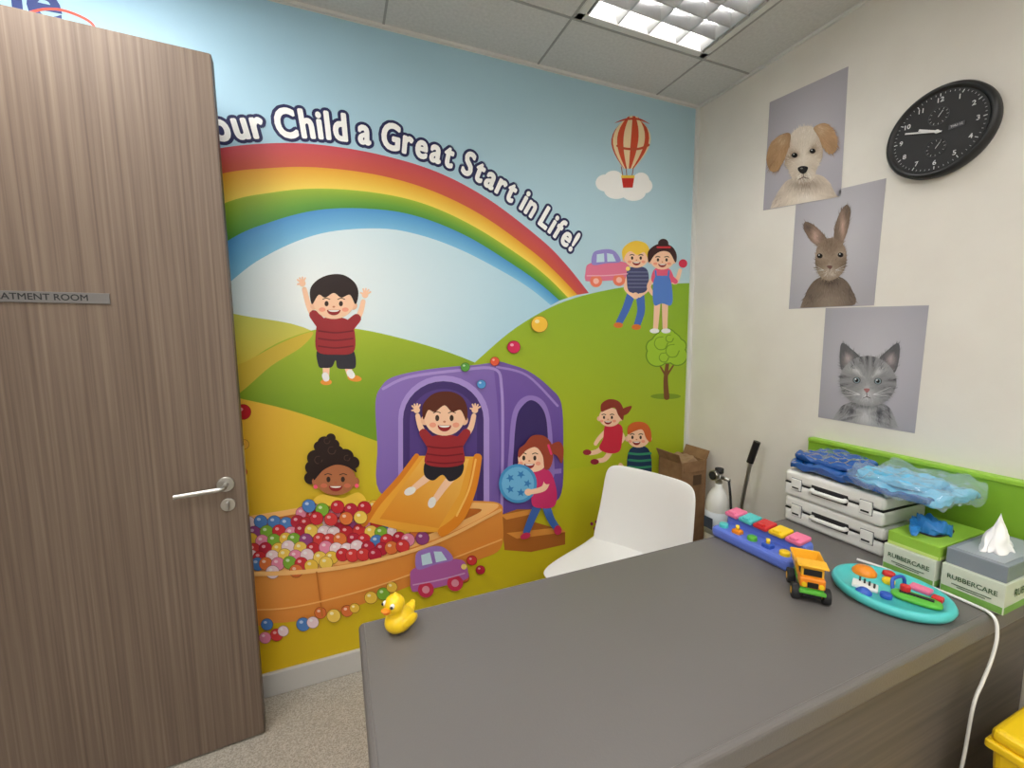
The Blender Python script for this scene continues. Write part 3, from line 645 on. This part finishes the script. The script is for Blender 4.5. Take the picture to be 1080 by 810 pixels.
# ================================================================== CHAIR
ch=empty('chair',(.93,1.235,0),math.radians(20))   # local -x = facing
grid('backrest',lambda s,t:Vector((.165+.05*(t+1)/2-.035*s*s*(1-.2*t)+.02*max(0,-t)*-1,.205*s*(1-.05*t),.595+.180*t)),4,4,M_white,ch,.014,3)
grid('seat',lambda s,t:Vector((.21*s-.02,.215*t*(1-.04*s*-1),.448-.018*(1-s*s)*(1-t*t)-(.015 if s<-.8 else 0)+(.02 if s>.8 else 0))),4,4,M_white,ch,.014,3)
for sy in (-1,1):
    tube('back_post',[(.15,sy*.15,.44),(.185,sy*.16,.50),(.20,sy*.165,.60)],.012,M_white,ch)
    tube('rear_leg',[(.13,sy*.15,.44),(.17,sy*.175,.25),(.20,sy*.19,.008)],.012,M_white,ch)
    tube('front_leg',[(-.15,sy*.15,.44),(-.17,sy*.18,.25),(-.185,sy*.19,.008)],.012,M_white,ch)
tube('stretcher_1',[(-.15,-.15,.425),(-.15,.15,.425)],.009,M_white,ch); tube('stretcher_2',[(.13,-.15,.425),(.13,.15,.425)],.009,M_white,ch)
# ================================================================== CARTON in the corner
cb=empty('cardboard_carton',(1.545,1.572,0)); 
for s in (-1,1):
    box('side_x',(.004,.15,.71),(s*.075,0,.355),M_card,cb); box('side_y',(.154,.004,.71),(0,s*.075,.355),M_card,cb)
    box('flap',(.05,.15,.003),(s*.086,0,.730),M_card,cb,rot=(0,-s*1.15,0))
box('bottom',(.146,.146,.004),(0,0,.003),M_card,cb); box('flap_front',(.13,.05,.003),(0,-.077,.688),M_card,cb,rot=(1.5,0,0))
box('label',(.05,.002,.05),(.02,-.0785,.62),mat('label_print',(90,66,44),.7),cb); soft('packing',(.12,.12,.08),(0,0,.68),mat('packing_paper',(150,122,92),.8),cb,3,.02)
# ================================================================== OXYGEN CYLINDER on trolley
ox=empty('oxygen_cylinder',(1.525,1.335,0))
lathe('body',[(0,.03),(.048,.03),(.050,.045),(.050,.56),(.044,.60),(.028,.63),(.016,.645),(.016,.66),(0,.66)],(0,0,0),M_white,ox)
lathe('collar',[(.0505,.44),(.0515,.44),(.0515,.54),(.0505,.54)],(0,0,0),mat('cylinder_label',(206,214,222),.5),ox)
box('text_block',(.001,.045,.05),(-.0525,0,.49),mat('label_ink',(60,70,90),.6),ox)
cyl('valve',.014,.05,(0,0,.68),M_steel,ox); cyl('gauge',.022,.018,(-.03,0,.70),M_steel,ox,(0,math.pi/2,0)); cyl('gauge_face',.018,.002,(-.040,0,.70),M_dark,ox,(0,math.pi/2,0)); cyl('knob',.018,.022,(0,0,.718),M_dark,ox,bevel=.003); cyl('outlet',.008,.05,(0,-.03,.69),M_steel,ox,(math.pi/2,0,0))
tube('hose',[(0,-.05,.69),(-.02,-.08,.62),(-.01,-.085,.45),(.02,-.07,.30)],.005,M_dark,ox)
tube('trolley_post',[(.065,-.045,.03),(.07,-.055,.50),(.085,-.085,.78)],.008,M_steel,ox); tube('trolley_grip',[(.083,-.080,.765),(.094,-.100,.86)],.014,M_black,ox)
cyl('trolley_wheel',.05,.02,(.06,-.075,.05),M_dark,ox,(math.pi/2,0,0)); cyl('trolley_wheel_2',.05,.02,(.06,.075,.05),M_dark,ox,(math.pi/2,0,0)); box('trolley_foot',(.14,.14,.008),(0,0,.024),M_dark,ox,.002)
tube('trolley_axle',[(.06,-.08,.05),(.06,.08,.05)],.005,M_steel,ox); box('strap',(.02,.07,.012),(.06,-.02,.42),M_dark,ox)
for s in ((-.06,-.06),(-.06,.06)): cyl('foot_peg',.008,.02,(s[0],s[1],.010),M_dark,ox)
# ================================================================== WHITE CARRY CASES
M_grey=mat('latch_grey',(120,122,126),.4)
def case(z,yc,rz,xc=1.530):
    c=empty('carry_case',(xc,yc,z),rz); W=.208; Lh=.300; c.scale=(1,1,1.07)
    box('lower_shell',(W,Lh,.044),(0,0,.0225),M_white,c,.012,segs=4); box('upper_shell',(W,Lh,.038),(0,0,.065),M_white,c,.012,segs=4); box('seal',(W-.006,Lh-.006,.004),(0,0,.0445),M_dark,c)
    for y in (-.105,.105):
        box('latch',(.007,.032,.036),(-W/2-.002,y,.044),M_white,c,.0025); box('latch_slot',(.0075,.022,.005),(-W/2-.0025,y,.034),M_dark,c); box('latch_side',(.002,.036,.040),(-W/2+.0005,y,.044),M_grey,c,.001)
    box('handle_recess',(.004,.11,.030),(-W/2+.001,0,.044),M_dark,c,.001)
    tube('carry_handle',[(-W/2+.002,-.050,.044),(-W/2-.014,-.045,.044),(-W/2-.016,0,.044),(-W/2-.014,.045,.044),(-W/2+.002,.050,.044)],.0065,M_white,c)
    for y in (-.11,-.05,.05,.11): box('rib',(.17,.012,.002),(0,y,.0845),M_white,c,.0006)
case(BED,.826,0,1.535); case(BED+.0925,.824,-.03,1.525)
# gown packs in plastic film on top
M_navy=mat('navy_wrap',(22,84,160),.22,coat=.8); M_cyan=mat('cyan_wrap',(96,184,226),.22,coat=.8); M_film=mat('clear_film',(205,232,242),.06,alpha=.22,coat=1)
gz=BED+.0925*2+.004
pk=empty('gown_pack',(1.530,.872,gz)); soft('navy_fold',(.21,.22,.030),(0,0,.016),M_navy,pk,1,.012,20); soft('navy_fold_2',(.18,.19,.022),(.005,.01,.038),M_navy,pk,2,.012,24)
pk=empty('gown_pack',(1.520,.665,gz+.002),-.08); soft('cyan_fold',(.22,.23,.028),(0,.0,.017),M_cyan,pk,5,.014,22); soft('cyan_fold_2',(.16,.17,.020),(-.015,.02,.038),M_cyan,pk,9,.012,26); soft('navy_edge',(.035,.22,.018),(-.098,0.01,.016),M_navy,pk,6,.010,22); soft('film',(.24,.255,.052),(0,0,.027),M_film,pk,7,.018,26)
# ================================================================== GLOVE BOXES
M_gbw=mat('glove_box_white',(208,216,200),.5); M_gbg=mat('glove_box_green',(150,196,66),.5); M_gink=mat('glove_box_ink',(60,90,60),.5); M_gstrip=mat('glove_box_strip',(120,170,80),.5); M_glove=mat('blue_nitrile',(40,120,190),.45)
def glovebox(x0,x1,y0,y1,z,h,body,strip,txt=True):
    g=empty('glove_box',((x0+x1)/2,(y0+y1)/2,z)); w,d=x1-x0,y1-y0
    box('carton',(w,d,h),(0,0,h/2),body,g,.0015); box('front_strip',(.001,d-.004,h*.22),(-w/2-.0003,0,h*.14),strip,g); box('side_strip',(w-.004,.001,h*.22),(0,-d/2-.0003,h*.14),strip,g)
    if txt:
        text_obj('brand_text','RUBBERCARE',.0165,(-w/2-.0012,0,h*.62),AX_RIGHT,M_gink,g,.0003,.9); text_obj('brand_text_side','RUBBERCARE',.026,(0,-d/2-.0012,h*.6),AX_BACK,M_gink,g,.0003)
        for k in range(2): box('small_print',(.0006,.07-.02*k,.002),(-w/2-.0008,0,h*(.40-.07*k)),M_gink,g)
    return g,w,d,h
glovebox(1.378,1.618,.541,.652,BED,.072,M_gbw,M_gstrip); glovebox(1.385,1.625,.420,.532,BED,.074,M_gbw,M_gstrip)
g,w,d,h=glovebox(1.385,1.615,.538,.648,BED+.0725,.036,M_gbg,mat('lime_pale',(200,224,130),.5),False)
soft('opening_rim',(.11,.055,.006),(-.01,0,h+.002),M_dark,g,0,0,1,3); soft('glove_cuff',(.085,.06,.035),(-.015,.0,h+.014),M_glove,g,4,.022,34,3); soft('glove_finger',(.10,.022,.014),(-.07,.018,h+.020),M_glove,g,8,.012,40,3,rot=(0,-.15,.4))
tb=empty('tissue_box',(1.505,.476,BED+.0745)); M_tb=mat('tissue_box_grey',(132,140,150),.35); box('carton',(.225,.106,.040),(0,0,.020),M_tb,tb,.002); box('top_panel',(.20,.085,.001),(0,0,.0405),mat('tissue_box_top',(160,168,176),.4),tb)
def tis(s,t):
    h=(t+1)/2; r=.044*(1-h)**.8+.002; a=s*math.pi; f=(1-h)
    w_=.010*noise.noise(Vector((math.cos(a)*2.2,math.sin(a)*2.2,h*3)))*(.3+f)
    return Vector((r*(1+.25*f*math.sin(5*a+2*h))*math.cos(a)*1.2+.016*h*h+w_,r*(1+.35*f*math.sin(3*a+1))*math.sin(a)*.5+.006*h+w_,.074*h*(1+.14*math.sin(2*a+.6)*h)))
grid('tissue',tis,60,14,mat('tissue_paper',(248,248,248),.8),tb,.0008,1,loc=(-.01,0,.041))
# ================================================================== POP-UP MUSIC TOY
mt=empty('popup_piano_toy',(1.155,.858,BED),math.radians(2)); mt.scale=(1.06,1.05,1.06)   # local x = depth, local y = length
box('body',(.105,.240,.034),(0,0,.017),M_lav,mt,.012); box('rear_console',(.045,.240,.062),(.034,0,.032),M_lav,mt,.012)
for k,(m1,m2) in enumerate(((M_pink,M_teal),(M_teal,M_orange),(M_red,M_green),(M_yellow,M_blue),(M_pink,M_yellow))):
    y=.094-.047*k; box('lid_%d'%k,(.052,.041,.012),(.024,y,.067),m1,mt,.004,rot=(0,-.12,0)); box('lid_knob_%d'%k,(.014,.02,.008),(.006,y,.072),m1,mt,.003)
    if k%2==0: cyl('button_%d'%k,.013,.014,(-.028,y,.038),m2,mt,bevel=.003)
    else: box('switch_%d'%k,(.022,.026,.014),(-.028,y,.038),m2,mt,.004); cyl('peg_%d'%k,.005,.014,(-.028,y,.05),M_yellow,mt)
tube('carry_bar',[(.05,.09,.03),(.066,.07,.04),(.068,0,.04),(.066,-.07,.04),(.05,-.09,.03)],.006,M_lav,mt)
# ================================================================== TIPPER TRUCK
tk=empty('toy_dump_truck',(1.068,.655,BED),math.radians(222)); tk.scale=(1.08,1.08,1.08); M_ty=mat('truck_yellow',(244,184,46),.35)  # local +x forward
box('chassis',(.105,.036,.012),(0,0,.022),M_dark,tk,.002); box('green_frame',(.10,.044,.010),(0,0,.032),M_green,tk,.002)
for x in (-.034,.034):
    for s in (-1,1):
        cyl('wheel',.0175,.016,(x,s*.029,.0175),M_dark,tk,(math.pi/2,0,0),segs=24,bevel=.003); cyl('hubcap',.008,.0175,(x,s*.029,.0175),M_ty,tk,(math.pi/2,0,0),segs=16)
box('cab_lower',(.036,.048,.024),(.034,0,.049),M_orange,tk,.004); box('cab_upper',(.028,.044,.022),(.030,0,.070),M_ty,tk,.004); box('windscreen',(.002,.034,.014),(.0445,0,.071),M_black,tk,.0005)
for s in (-1,1): box('side_window',(.016,.001,.013),(.030,s*.0223,.071),M_black,tk); cyl('headlamp',.005,.003,(.053,s*.016,.046),M_yellow,tk,(0,math.pi/2,0),segs=14)
box('grille',(.002,.02,.012),(.0525,0,.046),M_black,tk); box('bumper',(.008,.05,.008),(.054,0,.030),M_green,tk,.002)
bm=bmesh.new(); lo=[(-.052,-.022,.040),(.010,-.022,.040),(.010,.022,.040),(-.052,.022,.040)]; hi=[(-.060,-.031,.078),(.016,-.031,.080),(.016,.031,.080),(-.060,.031,.078)]
a=[bm.verts.new(p) for p in lo]; b=[bm.verts.new(p) for p in hi]; bm.faces.new(a[::-1])
for i in range(4): bm.faces.new((a[i],a[(i+1)%4],b[(i+1)%4],b[i]))
o=bm_obj('tipper',bm,M_ty,tk,(0,0,0),None); s=o.modifiers.new('s','SOLIDIFY'); s.thickness=.004; s=o.modifiers.new('b','BEVEL'); s.width=.0015
box('canopy',(.036,.058,.005),(.032,0,.086),M_ty,tk,.002)
# ================================================================== ACTIVITY BOARD
ab=empty('activity_board',(1.238,.565,BED),math.radians(8)); 
o=lathe('tray',[(0,0),(.100,0),(.110,.006),(.114,.016),(.110,.024),(.102,.026),(.097,.020),(0,.020)],(0,0,0),M_teal,ab,None,56); o.scale=(.95,1.04,1)
box('piano_keys',(.035,.05,.008),(-.045,.035,.024),M_white,ab,.002,rot=(0,0,.3))
for k in range(4): box('black_key_%d'%k,(.018,.004,.004),(-.040+.003*k,.018+.011*k,.030),M_black,ab,rot=(0,0,.3))
soft('green_slider',(.046,.09,.014),(-.012,-.052,.026),M_green,ab,0,0,1,3,rot=(0,0,.25)); box('slider_slot',(.010,.06,.003),(-.012,-.052,.0335),M_dark,ab,rot=(0,0,.25)); cyl('slider_knob',.010,.014,(-.008,-.03,.040),M_red,ab,bevel=.002)
lathe('orange_dome',[(.026,0),(.026,.006),(.018,.016),(0,.020)],(.030,.064,.020),M_orange,ab); cyl('red_button',.013,.012,(.066,.025,.026),M_red,ab,bevel=.003); cyl('yellow_button',.013,.012,(.025,.012,.026),M_yellow,ab,bevel=.003); cyl('blue_button',.012,.012,(-.055,-.01,.026),M_blue,ab,bevel=.003); box('pink_page',(.028,.04,.010),(.052,-.042,.025),M_pink,ab,.003); box('red_flap',(.02,.02,.012),(.030,-.078,.026),M_red,ab,.003)
lathe('spinner',[(.016,0),(.016,.004),(.008,.012),(0,.014)],(-.076,.026,.020),M_blue,ab); tube('blue_arch',[(.0,-.005,.020),(.01,0,.040),(.03,-.005,.045),(.045,-.01,.040),(.050,-.012,.020)],.004,M_blue,ab)
# cable over the edge
cb2=empty('power_cable'); tube('lead',[(1.352,.70,BED+.0042),(1.368,.64,BED+.0042),(1.373,.56,BED+.0042),(1.372,.480,BED+.0045),(1.362,.430,BED+.003),(1.352,.415,BED-.03),(1.332,.412,BED-.08),(1.300,.412,BED-.13),(1.270,.412,BED-.18),(1.255,.415,BED-.35),(1.15,.41,.02),(1.10,.30,.0045)],.0034,M_white,cb2)
# ================================================================== RUBBER DUCK
dk=empty('rubber_duck',(.101,.915,BED),math.radians(215))  # local +x = front
def usph(bm,c,r,rot=None):
    m=Matrix.Translation(c)@((rot or Matrix.Identity(4)))@Matrix.Diagonal((*r,1)); bmesh.ops.create_uvsphere(bm,u_segments=24,v_segments=14,radius=1,matrix=m)
bm=bmesh.new(); usph(bm,(0,0,.028),(.036,.029,.026)); usph(bm,(-.031,0,.038),(.013,.012,.010),Matrix.Rotation(.7,4,'Y')); usph(bm,(-.038,0,.045),(.008,.008,.005),Matrix.Rotation(.9,4,'Y')); usph(bm,(.012,0,.050),(.016,.016,.014)); usph(bm,(.013,0,.071),(.0225,.0215,.0215)); usph(bm,(-.006,.027,.032),(.022,.006,.013)); usph(bm,(-.006,-.027,.032),(.022,.006,.013)); usph(bm,(.010,0,.092),(.005,.005,.005))
o=bm_obj('body',bm,M_yellow,dk,(0,0,-.0015),None,True); r=o.modifiers.new('r','REMESH'); r.mode='VOXEL'; r.voxel_size=.0018; r.use_smooth_shade=True; s=o.modifiers.new('s','SMOOTH'); s.iterations=6; s.factor=.5
sph('beak_upper',(.012,.010,.004),(.036,0,.067),M_orange,dk,(0,-.15,0)); sph('beak_lower',(.009,.008,.003),(.034,0,.062),M_orange,dk,(0,.1,0))
for s_ in (-1,1): sph('eye_white',(.0055,.0045,.006),(.029,s_*.0115,.076),M_white,dk); sph('pupil',(.003,.003,.0035),(.0335,s_*.0135,.076),M_black,dk)
# ================================================================== YELLOW BIN at the foot of the couch
yb=empty('clinical_waste_bin',(1.405,.235,0)); 
bm=bmesh.new(); bmesh.ops.create_cube(bm,size=1)
for v in bm.verts: k=.26 if v.co.z>0 else .22; v.co=Vector((v.co.x*2*k*.65,v.co.y*2*k*.52,(v.co.z+.5)*.45))
bmesh.ops.bevel(bm,geom=bm.edges[:],offset=.015,segments=3,profile=.5,affect='EDGES'); bm_obj('bucket',bm,M_yellow,yb,(0,0,0),None)
box('rim',(.352,.286,.02),(0,0,.445),M_yellow,yb,.006); box('lid',(.34,.275,.03),(0,0,.468),M_yellow,yb,.012); box('lid_flap',(.14,.12,.008),(-.06,.02,.486),M_black,yb,.003)
# ================================================================== WORLD
w=bpy.data.worlds.new('world'); scene.world=w; w.use_nodes=True; w.node_tree.nodes['Background'].inputs[0].default_value=(.8,.85,.9,1); w.node_tree.nodes['Background'].inputs[1].default_value=.3
